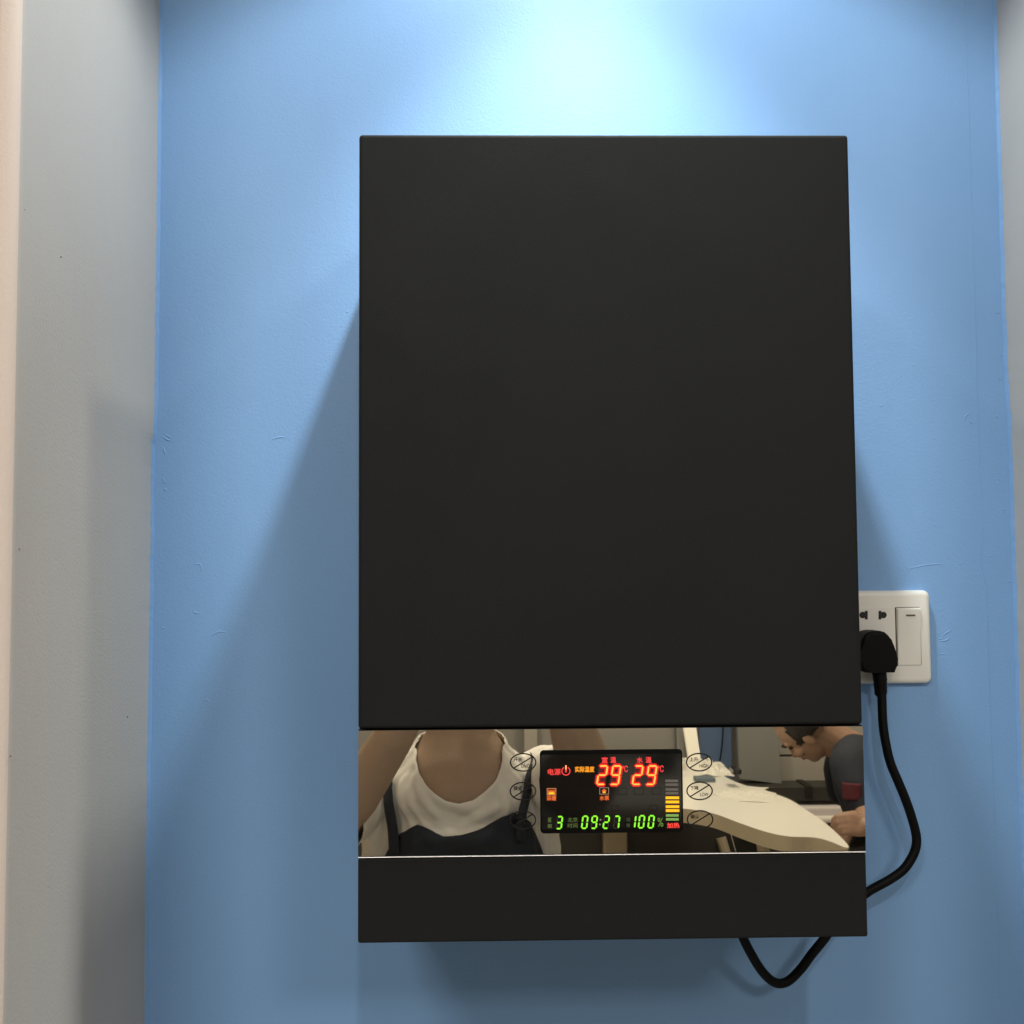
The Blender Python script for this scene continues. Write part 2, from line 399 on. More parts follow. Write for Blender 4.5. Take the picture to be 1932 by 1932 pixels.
# touch buttons: printed ovals with a slash and two words
def oval(cx, cy, ax, ay, wd, n=64):
    polys = []
    for i in range(n):
        a, b = 2*math.pi*i/n, 2*math.pi*(i+1)/n
        q = lambda t, s: Z3(cx + (ax+s)*math.cos(t), cy + (ay+s)*math.sin(t))
        polys.append([q(a, wd/2), q(b, wd/2), q(b, -wd/2), q(a, -wd/2)])
    return polys
def bar(ax, ay, bx_, by, wd):
    d = V3((bx_-ax, by-ay)).normalized(); n_ = V3((-d.y, d.x))*wd/2
    return [Z3(ax+n_.x, ay+n_.y), Z3(bx_+n_.x, by+n_.y), Z3(bx_-n_.x, by-n_.y), Z3(ax-n_.x, ay-n_.y)]
BTN = [(200, 219, '开关', 'ON/OFF'), (200, 463, '模式', 'MODE'), (200, 706, '定时', 'TIME'),
       (1690, 217, '上升', 'HIGH'), (1693, 460, '下降', 'LOW'), (1696, 702, '确认', None)]
for cx, cy, zh, en in BTN:
    ring = flat(oval(cx, cy, 107, 74, 11), YG-.00005, 'touch_button', M_ink, H, .00006)
    flat([bar(cx-84, cy+52, cx+87, cy-53, 10)], YG-.00005, 'slash', M_ink, ring, .00005)
    write(zh, cx-80, cx-8, cy-42, cy-7, YG-.00008, M_ink, ring, bold=.00006)
    if en:
        wdt = {'ON/OFF': 100, 'MODE': 82, 'TIME': 70, 'HIGH': 74, 'LOW': 72}[en]
        x0 = cx + (8 if en not in ('ON/OFF',) else -14)
        write(en, x0-4, x0-4+wdt, cy+17, cy+45, YG-.00008, M_ink, ring, bold=.00003)

# display window
DX0, DX1, DY0, DY1 = 340, 1554, 116, 806
x0, z1 = Z3(DX0, DY0); x1, z0 = Z3(DX1, DY1)
DSP = from_bm(prism(round_rect(x0, x1, z0, z1, .0026, 6), DF+.002, YG-.0006, .0003, 2), 'display', M_lcdedge, H)
YD = YG - .0006
xa, za = Z3(DX0+20, DY1-22); xb, zb = Z3(DX1-20, DY0+26)
from_bm(prism(round_rect(xa, xb, za, zb, .0012, 4), YD+.0002, YD-.00005), 'screen', M_lcd, DSP)
YC, YS = YD - .00010, YD - .00018                  # painted halo layer, then the segments themselves
SEG = {'0': 'abcdef', '1': 'bc', '2': 'abged', '3': 'abgcd', '5': 'afgcd', '7': 'abc', '9': 'abcdfg'}
def digit(ch, gx, gy, gw, gh, slant, lit, bloom, wd, grow, only=None):
    """one seven segment digit: gx, gy is the lower left corner on the layout grid"""
    def at(u, v): return (gx + u*gw + v*gh*slant, gy - v*gh)
    h = .5; e = wd/gw; ev = wd/gh
    nodes = {'a': ((0, 1), (1, 1)), 'b': ((1, 1), (1, h)), 'c': ((1, h), (1, 0)), 'd': ((0, 0), (1, 0)), 'e': ((0, h), (0, 0)), 'f': ((0, 1), (0, h)), 'g': ((0, h), (1, h))}
    def poly(s, g):
        (ua, va), (ub, vb) = nodes[s]
        i = lambda u: .0 + u*(1-e) + e/2
        j = lambda v: ev/2 + v*(1-ev)
        A, B = V3(at(i(ua), j(va))), V3(at(i(ub), j(vb)))
        d = (B-A).normalized(); n_ = V3((-d.y, d.x)); k = wd*.5 + g; gap = wd*.20 - g
        A2, B2 = A + d*gap, B - d*gap
        pts = [A2, A2 + d*k*.8 + n_*k, B2 - d*k*.8 + n_*k, B2, B2 - d*k*.8 - n_*k, A2 + d*k*.8 - n_*k]
        return [Z3(p.x, p.y) for p in pts]
    on = SEG[ch]; bm = bmesh.new()
    def add(pl, y, mi):
        f = bm.faces.new([bm.verts.new((p[0], y, p[1])) for p in pl]); f.normal_update(); f.material_index = mi
        if f.normal.y > 0: f.normal_flip()
    for k, s in enumerate(only or 'abcdefg'):
        if s in on:
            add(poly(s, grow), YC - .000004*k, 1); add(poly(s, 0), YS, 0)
        else:
            add(poly(s, -wd*.12), YS, 2)
    if ch in '29' and lit is M_red:               # red haze between the lit bars, painted as a glowing sheet
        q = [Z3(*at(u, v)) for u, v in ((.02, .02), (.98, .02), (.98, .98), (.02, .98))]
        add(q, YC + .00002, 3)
    me = bpy.data.meshes.new('digit'); bm.to_mesh(me); bm.free()
    return link('digit', me, [lit, bloom, M_unlit, M_redhaze], DSP)
M_redhaze = led('red digit haze', (1, 0, .01), .10)  # haze inside the lit digits, put in as emission
for gx in (815, 928): digit('2' if gx == 815 else '9', gx, 410, 80, 169, .15, M_red, M_redhalo, 13.5, 14)
for gx in (1115, 1231): digit('2' if gx == 1115 else '9', gx, 410, 80, 169, .15, M_red, M_redhalo, 13.5, 14)
g = lambda ch, gx, gy=780, gw=54, only=None: digit(ch, gx, gy, gw, 114, .12, M_green, M_greenhalo, 13, 3, only)
g('3', 473, 783)
for ch, gx in zip('0927', (687, 767, 868, 955)): g(ch, gx, 780)
digit('1', 1074, 776, 72, 114, .12, M_green, M_greenhalo, 13, 3, 'bc')
g('0', 1166, 776); g('0', 1247, 776)
for (a, b) in ((853, 702), (848, 741)):
    flat([[Z3(a + 8*math.cos(t*math.pi/4), b + 8*math.sin(t*math.pi/4)) for t in range(8)]], YS, 'colon_dot', mat('unlit colon', (.35, .33, .30), .5), DSP)
write('室', 863, 914, 174, 221, YS, M_redtext, DSP, bold=.00016); write('温', 937, 984, 172, 220, YS, M_redtext, DSP, bold=.00016)
write('水', 1160, 1210, 174, 221, YS, M_redtext, DSP, bold=.00016); write('温', 1235, 1284, 172, 220, YS, M_redtext, DSP, bold=.00016)
write('电源', 409, 516, 272, 324, YS, M_redtext, DSP, bold=.00012)
write('实际温度', 638, 800, 253, 299, YS, M_orange, DSP, bold=.00016)
write('℃', 1033, 1084, 246, 299, YS, M_redtext, DSP, bold=.00012); write('℃', 1336, 1387, 244, 298, YS, M_redtext, DSP, bold=.00012)
def arc(cx, cy, r, wd, a0, a1, n=28):
    out = []
    for i in range(n):
        a, b = R(a0 + (a1-a0)*i/n), R(a0 + (a1-a0)*(i+1)/n)
        q = lambda t, s: Z3(cx + (r+s)*math.cos(t), cy - (r+s)*math.sin(t))
        out.append([q(a, wd/2), q(b, wd/2), q(b, -wd/2), q(a, -wd/2)])
    return out
flat(arc(561, 291, 34, 9, 118, 422) + [bar(561, 242, 561, 302, 14)], YS, 'power_icon', M_redtext, DSP)
flat([bar(561, 242, 561, 278, 11)], YS-.00002, 'power_icon_tip', led('bright red core', (1, .42, .12), 1.4), DSP)
# radiator icon and pump icon
pol = [bar(401, 438, 479, 438, 5), bar(401, 494, 479, 494, 5), bar(403, 436, 403, 496, 5), bar(477, 436, 477, 496, 5)]
flat(pol, YS, 'radiator_icon', led('dim orange frame', (.75, .30, .12), .8), DSP)
flat([bar(412 + 9.2*k, 446 + (6 if k % 2 else 0), 412 + 9.2*k, 490, 6) for k in range(7)] + [bar(407, 466, 473, 466, 4)], YS-.00001, 'radiator_fins', M_orange2, DSP)
flat([bar(415, 481, 466, 481, 13), bar(424, 470, 457, 470, 7)], YS-.00003, 'radiator_glow', led('yellow bars', (1, .55, .01), 1.1), DSP)
flat([bar(845, 432, 924, 432, 4), bar(845, 486, 924, 486, 4), bar(847, 430, 847, 488, 4), bar(922, 430, 922, 488, 4)], YS, 'pump_icon', led('pale frame', (.62, .40, .30), .7), DSP)
def disc(cx, cy, r, n=12): return [Z3(cx + r*math.cos(2*math.pi*t/n), cy + r*math.sin(2*math.pi*t/n)) for t in range(n)]
flat([disc(884 + 12*math.cos(R(90+72*k)), 461 - 12*math.sin(R(90+72*k)), 8) for k in range(5)], YS-.00001, 'pump_flower', M_orange2, DSP)
flat([disc(878, 473, 6), disc(891, 472, 6), disc(884, 466, 6)], YS-.00003, 'pump_flower_core', led('yellow petals', (1, .5, .01), 1.05), DSP)
write('采暖', 399, 480, 501, 540, YS, M_orange2, DSP, bold=.00012); write('水泵', 846, 926, 500, 537, YS, M_orange2, DSP, bold=.00012)
write('星', 409, 441, 685, 722, YS, M_greendim, DSP, bold=.00006); write('期', 408, 442, 738, 772, YS, M_greendim, DSP, bold=.00006)
write('北京', 577, 660, 683, 722, YS, M_greendim, DSP, bold=.00003); write('时间', 577, 660, 732, 770, YS, M_greendim, DSP, bold=.00003)
write('功', 1070, 1104, 684, 717, YS, mat('faint green lettering', (.05, .055, .04), .6, emit=(.12, .16, .06), estr=.3), DSP)
write('效', 1071, 1104, 731, 766, YS, mat('faint lettering', (.05, .055, .04), .6, emit=(.12, .15, .07), estr=.3), DSP)
write('%', 1335, 1383, 686, 760, YS, led('dim green percent', (.22, .45, .06), .65), DSP)
write('加热', 1415, 1519, 729, 771, YS, M_redbright, DSP, bold=.00014)
# level bars
for k, (y0, y1) in enumerate(((363, 384), (395, 416), (436, 457), (467, 488), (506, 528), (541, 563), (581, 603), (614, 636), (655, 676), (688, 709))):
    sh = k*.45; X0, X1 = 1402 + sh, 1510 + sh + (6 if 4 <= k < 8 else 0)
    r4 = lambda e: [Z3(X0-e, y0-e), Z3(X1+e, y0-e), Z3(X1+e, y1+e), Z3(X0-e, y1+e)]
    if 4 <= k < 8:
        b_ = flat([r4(0)], YS, 'level_bar', M_amber, DSP)
        flat([r4(3)], YC, 'level_bar_halo', M_amberhalo, DSP)
    else:
        flat([r4(0)], YS, 'level_bar', M_grid if k < 4 else M_greenbar, DSP)
# unlit icon frames, barely visible in the black
fr_ = lambda x, y, w_, h_: [bar(x, y, x+w_, y, 3), bar(x, y+h_, x+w_, y+h_, 3), bar(x, y, x, y+h_, 3), bar(x+w_, y, x+w_, y+h_, 3)]
flat(sum([fr_(x, 434, 76, 56) for x in (548, 698, 1000, 1140, 1290)], []) + sum([fr_(x, 580, 60, 44) for x in (403, 708, 820, 948, 1270)], []), YS, 'unlit_icons', M_ghost, DSP)

# ------------------------------------------------------------------ wall socket, plug and cord
def Z4(a, b): return (.30628072 + .00006547*a - .00000173*b, -.00163693 - .0000005*a - .00006472*b)   # on the plate face
sx0, sx1, sz0, sz1 = .3222, .4082, -.1020, -.0158
SK = thing('wall_socket', ((sx0+sx1)/2, 0, sz0), 'ivory wall socket with a rocker switch beside the heater', 'wall socket')
bm = bmesh.new(); rings = []
for ins, yy in ((0, 0), (0, -.0048), (.0005, -.0068), (.0015, -.0081), (.0030, -.0089), (.0048, -.0092)):
    rings.append([bm.verts.new((x, yy, z)) for x, z in round_rect(sx0+ins, sx1-ins, sz0+ins, sz1-ins, .0062-ins, 8)])
for A, B in zip(rings, rings[1:]):
    for k in range(len(A)): bm.faces.new((A[k], A[(k+1) % len(A)], B[(k+1) % len(A)], B[k]))
bm.faces.new(rings[-1])
from_bm(bm, 'plate', M_plate, SK, smooth=True)
YP = -.0092
a, b = Z4(300, 458); c_, d_ = Z4(1040, 1275)
from_bm(prism([(a, d_), (c_, d_), (c_, b), (a, b)], YP+.001, YP-.00035, .0001, 1), 'socket_insert', M_plate, SK)
xr0, zr1 = Z4(1052, 448); xr1, zr0 = Z4(1436, 1278)
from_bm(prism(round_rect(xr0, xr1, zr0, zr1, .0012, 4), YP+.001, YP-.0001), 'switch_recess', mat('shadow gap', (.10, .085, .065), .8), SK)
bm = bmesh.new()
k0, k1 = xr0+.0011, xr1-.0003; h0, h1 = zr0+.0004, zr1-.0005
prof = [(h1, .0002), (h1-.0016, -.0030), ((h0+h1)/2, -.0012), (h0, -.0006)]
rows = [[bm.verts.new((x, YP + y, z)) for x in (k0, k0+.0010, k1-.0004, k1)] for z, y in prof]
for i, (z, y) in enumerate(prof):
    rows[i][0].co.y = YP + min(.0004, y + .0022); rows[i][3].co.y = YP + min(.0002, y+.0008)
for A, B in zip(rows, rows[1:]):
    for i in range(3): bm.faces.new((A[i], A[i+1], B[i+1], B[i]))
RK = from_bm(bm, 'rocker', M_plate, SK)
a, b = Z4(1196, 553); c_, d_ = Z4(1330, 576)
me = prism(round_rect(a, c_, d_, b, .0006, 4), YP-.0015, YP-.0031)
from_bm(me, 'switch_mark', M_dash, RK)
def hole(cx, sx, flip):
    pts = []
    q = lambda x, y: Z4(x, y)
    polys = [[q(sx-21, 502), q(sx+21, 502), q(sx+21, 625), q(sx-21, 625)],
             [q(cx + 47*math.cos(2*math.pi*t/20), 562 + 47*math.sin(2*math.pi*t/20)) for t in range(20)],
             [q(min(cx, sx), 525), q(max(cx, sx), 525), q(max(cx, sx), 600), q(min(cx, sx), 600)]]
    bm = bmesh.new()
    for k, pl in enumerate(polys):
        f = bm.faces.new([bm.verts.new((p[0], YP - .00042 - .00001*k, p[1])) for p in pl]); f.normal_update()
        if f.normal.y > 0: f.normal_flip()
    me = bpy.data.meshes.new('pin_hole'); bm.to_mesh(me); bm.free(); link('pin_hole', me, M_slot, SK)
hole(592, 643, 1); hole(888, 839, 0)

def Z5(a, b): return (.29897836 + .00006381*a - .00000164*b, -.00174292 - .0000005*a - .00006305*b)   # on the plug's face
PL = thing('plug', (.36, -.0096, -.092), 'black three pin plug pushed into the wall socket', 'plug')
out = [(577, 1230), (574, 1080), (582, 970), (600, 900), (640, 838), (690, 803), (760, 789), (860, 789), (920, 806), (970, 850), (1003, 905), (1035, 985), (1062, 1060), (1115, 1195), (1092, 1290), (1065, 1385), (925, 1385), (735, 1392), (650, 1385), (600, 1370)]
from_bm(prism([Z5(*p) for p in out], -.0098, -.0340, .0032, 4), 'plug_body', M_rubber, PL)
bm = bmesh.new()
ctr = [(830, 1370), (838, 1450), (845, 1560), (850, 1640), (851, 1692), (855, 1712)]
tube(bm, [(Z5(*p)[0]*1.0095, y, Z5(*p)[1]*1.0095) for p, y in zip(ctr, (-.024, -.0245, -.0245, -.0245, -.0245, -.0248))], [.0064, .0062, .0058, .0055, .0054, .0040], 18)
from_bm(bm, 'strain_relief', M_rubber, PL, smooth=False)
bm = bmesh.new()
for k in range(4):
    p = Z5(842 + 3*k, 1480 + 55*k); p = (p[0]*1.0095, p[1]*1.0095)
    tube(bm, [(p[0], -.0245, p[1]+.0006), (p[0], -.0245, p[1]-.0006)], .0063 - .0002*k, 18)
from_bm(bm, 'grip_ridges', M_rubber, PL)
CORD = [(0.3547, -0.0247, -0.107), (0.3542, -0.026, -0.1135), (0.3537, -0.0286, -0.1352), (0.3549, -0.0309, -0.1525), (0.3583, -0.0319, -0.1701), (0.3644, -0.0327, -0.1863), (0.3708, -0.0324, -0.2023), (0.3765, -0.0312, -0.2187), (0.3807, -0.0292, -0.2337), (0.3809, -0.0292, -0.2438), (0.377, -0.0299, -0.2538), (0.3683, -0.0306, -0.2652), (0.3558, -0.0313, -0.2736), (0.3435, -0.032, -0.2797), (0.3343, -0.0326, -0.2845), (0.3162, -0.034, -0.2972), (0.3036, -0.0354, -0.3105), (0.2942, -0.0354, -0.3233), (0.2822, -0.0347, -0.3377), (0.2735, -0.034, -0.3493), (0.263, -0.034, -0.3594), (0.2535, -0.036, -0.362), (0.2446, -0.038, -0.3581), (0.235, -0.0416, -0.3475), (0.2255, -0.0462, -0.3318), (0.2183, -0.0502, -0.3176), (0.2116, -0.0552, -0.3001), (0.2075, -0.0595, -0.2807), (0.206, -0.063, -0.2615)]
bm = tube(bmesh.new(), spline(CORD, 6),   .0041, 16)
tag(from_bm(bm, 'power_cord', M_rubber, None, (.36, -.03, -.1), True), 'black power cord sagging from the plug and looping under the heater', 'cord')

# ------------------------------------------------------------------ lamp fittings
def fitting(loc, rad, label, lamps):
    t = thing('downlight', loc, label, 'downlight', 'downlights in the ceiling and soffit')
    bm = bmesh.new(); n = 32
    prof = [(rad*1.35, 0), (rad*1.35, -.003), (rad*1.05, -.004), (rad, .0)]
    rings = [[bm.verts.new((loc[0] + r*math.cos(2*math.pi*k/n), loc[1] + r*math.sin(2*math.pi*k/n), loc[2] + z)) for k in range(n)] for r, z in prof]
    for A, B in zip(rings, rings[1:]):
        for k in range(n): bm.faces.new((A[k], A[(k+1) % n], B[(k+1) % n], B[k]))
    from_bm(bm, 'bezel', M_white, t, smooth=True)
    bm = bmesh.new()
    bm.faces.new([bm.verts.new((loc[0] + rad*math.cos(-2*math.pi*k/n), loc[1] + rad*math.sin(-2*math.pi*k/n), loc[2] - .0015)) for k in range(n)])
    from_bm(bm, 'diffuser', M_lens, t)
fitting((LA[0], LA[1], ZHI), .035, 'small white downlight in the soffit right above the heater', None)
fitting((LB[0], LB[1], 1.28), .05, 'white ceiling downlight to the right of the alcove', None)
fitting((LD[0], LD[1], 1.28), .05, 'white ceiling downlight behind the photographer', None)
fitting((LC[0], LC[1], 1.28), .05, 'white ceiling downlight to the left of the alcove', None)
for k, (x, y, p) in enumerate(PANELS):
    t = thing('ceiling_panel', (x, y, 1.27), ('square ceiling light panel behind the photographer', 'square ceiling light panel above the curved worktop')[k], 'ceiling light', 'square ceiling light panels')
    for a0, a1, b0, b1 in ((-.3, .3, -.3, -.283), (-.3, .3, .283, .3), (-.3, -.283, -.2829, .2829), (.283, .3, -.2829, .2829)):
        box('frame', x+a0, x+a1, y+b0, y+b1, 1.262, 1.2795, M_white, t)
    box('diffuser', x-.2828, x+.2828, y-.2828, y+.2828, 1.2745, 1.2795, M_lens, t)

# ------------------------------------------------------------------ furniture the mirror strip shows
WT = thing('curved_worktop', (.75, -3.2, -1.5), 'cream kidney shaped worktop with a beige edge behind the photographer', 'worktop')
front = [(.30, -3.02), (.45, -3.04), (.53, -3.03), (.613, -3.001), (.691, -2.929), (.749, -2.777), (.796, -2.67), (.844, -2.612), (.913, -2.595), (.945, -2.55), (.967, -2.475)]
back = [(.985, -2.52), (1.002, -2.765), (.998, -2.954), (.988, -3.133), (.945, -3.278), (.895, -3.398), (.865, -3.539), (.853, -3.777), (.82, -3.97), (.60, -4.02), (.38, -4.0), (.27, -3.6)]
outl = [(p.x, p.y) for p in spline([(x, y, 0) for x, y in front + back + front[:1]], 6)][:-1]
wt = from_bm(prism(outl, -.795, -.75, axis='z'), 'worktop', [M_top, M_fascia], WT)
for p in wt.data.polygons:
    if abs(p.normal.z) < .5: p.material_index = 1
for a, b in (((.945, -4.05, -1.09), (1.06, -3.98, -1.5)), ((.90, -3.25, -.79), (1.02, -3.2, -1.5))):
    from_bm(tube(bmesh.new(), [V3(a) + (V3(a)-V3(b))*0, b], .022, 10), 'leg', M_fascia, WT)
from_bm(tube(bmesh.new(), [(.98, -4.02, -1.06), (1.09, -3.96, -1.5)], .004, 8), 'brace', M_chrome, WT)
tag(box('dark_cabinet', -.75, 1.6, -4.215, -4.06, -1.5, -.93, M_dark, None, .004), 'low dark cabinet along the far wall under the worktop', 'cabinet')
tag(box('pale_post', .452, .548, -4.05, -3.99, -1.5, -.80, M_fascia, None, .004), 'pale square post standing before the dark cabinet', 'post')
def leaning(name, pts, y0, y1, m, label, cat, bev=.002):
    return tag(from_bm(prism(pts, y0, y1, bev, 1), name, m, None, (pts[0][0], y1, pts[0][1])), label, cat)
leaning('grey_strip', [(.79, -.93), (.83, -.93), (.806, -.3), (.79, -.3)], -4.22, -4.19, M_gboard, 'narrow dark grey strip beside the brightened white strip', 'panel')
leaning('brightened_strip', [(.855, -.93), (.905, -.93), (.822, -.3), (.765, -.3)], -4.18, -4.15, mat('white strip with added glow', (.8, .78, .7), .5, emit=(1, .9, .72), estr=.55), 'white strip with added glow leaning on the far wall', 'brightened strip')  # white strip, no lamp; emission added so it looks brightly lit
leaning('blue_panel', [(.89, -.93), (1.03, -.93), (1.03, 1.0), (.885, 1.0)], -4.22, -4.198, M_bluep, 'dull blue wall panel behind the worktop', 'panel')
bm = tube(bmesh.new(), spline([(1.0, -4.18, -.35), (.992, -4.18, -.60), (.985, -4.18, -.72), (.968, -4.18, -.83), (.965, -4.18, -.90)], 6), .003, 8)
tag(from_bm(bm, 'wire', M_rubber, None, (.98, -4.18, -.9), True), 'thin dark wire hanging down the blue panel', 'wire')
leaning('grey_board', [(1.045, -.865), (1.225, -.89), (1.19, -.25), (1.03, -.25)], -4.16, -4.13, M_gboard, 'large grey board leaning beside the blue panel', 'board')
TP = thing('tan_panel', (1.35, -4.2, -.93), 'tan panel with a groove on the far wall', 'panel')
box('panel', 1.20, 1.9, -4.219, -4.20, -.775, -.1, M_tan, TP); box('panel', 1.20, 1.9, -4.219, -4.20, -.93, -.785, M_tan, TP)
SH = thing('dark_shelf', (1.3, -4.1, -.955), 'dark shelf running along the far wall over the pale bench', 'shelf')
box('shelf_board', 1.03, 1.9, -4.195, -4.05, -.945, -.885, M_dark, SH, .003)
box('bracket', 1.30, 1.33, -4.19, -4.04, -.93, -.88, M_gap, SH, .002)
BN = thing('pale_bench', (1.4, -3.9, -1.5), 'pale pinkish padded bench with a rounded white rail', 'bench')
box('seat', 1.22, 1.95, -4.03, -3.75, -1.5, -1.06, M_pale, BN, .02, 4)
box('back_rail', 1.02, 1.95, -4.04, -3.99, -1.02, -.955, mat('pale lilac rail', (.72, .68, .69), .35), BN, .012, 4)
from_bm(tube(bmesh.new(), spline([(1.95, -3.93, -.992), (1.4, -3.93, -.992), (1.25, -3.93, -.995), (1.2, -3.93, -1.02), (1.185, -3.93, -1.08)], 6), .014, 10), 'rail', M_white, BN, smooth=True)

# things lying on the worktop
def crumple(name, cx, cy, sx, sy, hh, seed, m, label, cat):
    bm = bmesh.new(); n = 22; g = {}
    for i in range(n+1):
        for j in range(n+1):
            u, v = i/n*2-1, j/n*2-1; fall = max(0, 1 - (u*u + v*v)*.75)
            q = V3((u*2.3 + seed, v*2.3, seed*.7))
            z = hh*fall*(.25 + abs(noise.noise(q))*1.2 + .4*abs(noise.noise(q*2.7)))
            g[i, j] = bm.verts.new((cx + sx*u*(1+.18*noise.noise((v*2, seed, 1))) + .01*noise.noise(q*3), cy + sy*v*(1+.18*noise.noise((u*2, seed, 5))), -.7496 + z))
    for i in range(n):
        for j in range(n): bm.faces.new((g[i, j], g[i+1, j], g[i+1, j+1], g[i, j+1]))
    o = from_bm(bm, name, m, None, (cx, cy, -.75))
    md = o.modifiers.new('thick', 'SOLIDIFY'); md.thickness = .001; md.offset = 1
    return tag(o, label, cat)
crumple('plastic_wrap', .80, -3.72, .10, .16, .045, 3.1, M_wrap, 'crumpled clear film heaped at the far end of the worktop', 'wrapping')
crumple('tissue', .86, -3.22, .10, .13, .010, 8.4, mat('pale grey film', (.78, .76, .69), .35), 'pale grey sheet of film spread near the worktop back edge', 'wrapping')

for x, y, lab in ((.60, -3.55, 'clear drinking glass nearer the pale post on the worktop'), (.665, -3.62, 'clear drinking glass nearer the crumpled film on the worktop')):
    bm = bmesh.new(); n = 20
    prof = [(.001, .002), (.024, .002), (.031, .08), (.029, .08), (.022, .006), (.001, .006)]
    rings = [[bm.verts.new((x + r*math.cos(2*math.pi*k/n), y + r*math.sin(2*math.pi*k/n), -.75 + z)) for k in range(n)] for r, z in prof]
    for A, B in zip(rings, rings[1:]):
        for k in range(n): bm.faces.new((A[k], A[(k+1) % n], B[(k+1) % n], B[k]))
    tag(from_bm(bm, 'drinking_glass', M_glass, None, (x, y, -.75), True), lab, 'glass', 'glasses on the worktop')
tag(from_bm(prism(round_rect(.845, .875, -3.40, -3.32, .01, 4), -.7, -.685, axis='z'), 'computer_mouse', M_phone, None, (.86, -3.36, -.75)), 'small dark rounded gadget on the pale grey film', 'gadget')
tag(box('folded_card', .735, .805, -3.50, -3.44, -.7495, -.735, M_cardblue, None, .001), 'blue grey folded card lying on the worktop', 'card')

# ------------------------------------------------------------------ people
def ball(bm, c, r, M=None, seg=14):
    """ellipsoid: centre, radii, optional 3x3 frame"""
    b = bmesh.ops.create_uvsphere(bm, u_segments=seg, v_segments=max(8, seg*2//3), radius=1)
    r = r if isinstance(r, (tuple, list)) else (r, r, r)
    for v in b['verts']:
        p = V3((v.co.x*r[0], v.co.y*r[1], v.co.z*r[2]))
        v.co = V3(c) + (M @ p if M else p)
def limb(bm, pts, rad, n=14):
    for p, r in zip(pts, rad): ball(bm, p, r, seg=12)
    for (a, ra), (b, rb) in zip(zip(pts, rad), list(zip(pts, rad))[1:]):
        tube(bm, [a, b], [ra, rb], n)
def loft(bm, rows, n=40):
    """rows: (z, half width, half depth, centre x, centre y)"""
    rings = [[bm.verts.new((cx + a*math.sin(2*math.pi*k/n), cy + b*math.cos(2*math.pi*k/n), z)) for k in range(n)] for z, a, b, cx, cy in rows]
    for A, B in zip(rings, rings[1:]):
        for k in range(n): bm.faces.new((A[k], A[(k+1) % n], B[(k+1) % n], B[k]))
    bm.faces.new(rings[0]); bm.faces.new(rings[-1])
def fuse(bm, name, m, parent, voxel=.005, smooth=6):
    """fuse overlapping closed shapes into one continuous skin"""
    bmesh.ops.recalc_face_normals(bm, faces=bm.faces)
    me = bpy.data.meshes.new('t'); bm.to_mesh(me); bm.free()
    o = bpy.data.objects.new('t', me); C.objects.link(o)
    r = o.modifiers.new('r', 'REMESH'); r.mode = 'VOXEL'; r.voxel_size = voxel
    s = o.modifiers.new('s', 'SMOOTH'); s.iterations = smooth; s.factor = .5
    bpy.context.view_layer.update()
    ne = bpy.data.meshes.new_from_object(o.evaluated_get(bpy.context.evaluated_depsgraph_get()))
    bpy.data.objects.remove(o); bpy.data.meshes.remove(me); ne.materials.clear(); ne.name = name
    return link(name, ne, m, parent, smooth=True)
def head(bm, c, M, s=1.0):
    """face looks along local +y, crown along local +z; c is the middle of the skull"""
    A = lambda x, y, z: V3(c) + M @ (V3((x, y, z))*s)
    B = lambda p, r: ball(bm, A(*p), tuple(q*s for q in r), M)
    B((0, -.012, .025), (.074, .095, .088)); B((0, .02, -.04), (.058, .068, .078)); B((0, .055, -.088), (.030, .028, .024))
    B((0, .068, .018), (.050, .022, .016))
    B((0, .084, -.022), (.011, .016, .026)); B((0, .098, -.036), (.013, .015, .010))
    for sx in (-1, 1):
        B((sx*.014, .088, -.040), (.009, .011, .008)); B((sx*.040, .062, -.028), (.022, .022, .020)); B((sx*.074, -.008, -.012), (.009, .018, .032))
    B((0, .080, -.060), (.024, .012, .006)); B((0, .078, -.070), (.020, .012, .007))
def face_bits(c, M, s, parent, hairline=.30):
    A = lambda x, y, z: V3(c) + M @ (V3((x, y, z))*s)
    for sx in (-1, 1):
        bm = bmesh.new(); ball(bm, A(sx*.031, .072, .0), .0075*s); from_bm(bm, 'eye', M_eye, parent, smooth=True)
        bm = bmesh.new(); tube(bm, [A(sx*.014, .089, .020), A(sx*.030, .088, .025), A(sx*.048, .076, .020)], .0035*s, 8); from_bm(bm, 'eyebrow', M_hair, parent, smooth=True)
    bm = bmesh.new(); tube(bm, [A(-.022, .085, -.065), A(0, .093, -.064), A(.022, .085, -.065)], [.002*s, .0048*s, .002*s], 8); from_bm(bm, 'lips', M_lip, parent, smooth=True)
    bm = bmesh.new(); b = bmesh.ops.create_uvsphere(bm, u_segments=48, v_segments=32, radius=1)
    kill = []
    for v in b['verts']:
        q = v.co.copy(); k = 1 + .05*noise.noise(q*6) + .03*noise.noise(q*15)
        if q.y > hairline + .25*(.6 - q.z) or q.z < -.45 - .15*noise.noise(q*5): kill.append(v)
        v.co = A(q.x*.082*k, -.014 + q.y*.103*k, .026 + q.z*.097*k)
    bmesh.ops.delete(bm, geom=kill, context='VERTS')
    o = from_bm(bm, 'hair', M_hair, parent, smooth=True)
    md = o.modifiers.new('thick', 'SOLIDIFY'); md.thickness = .008; md.offset = -1
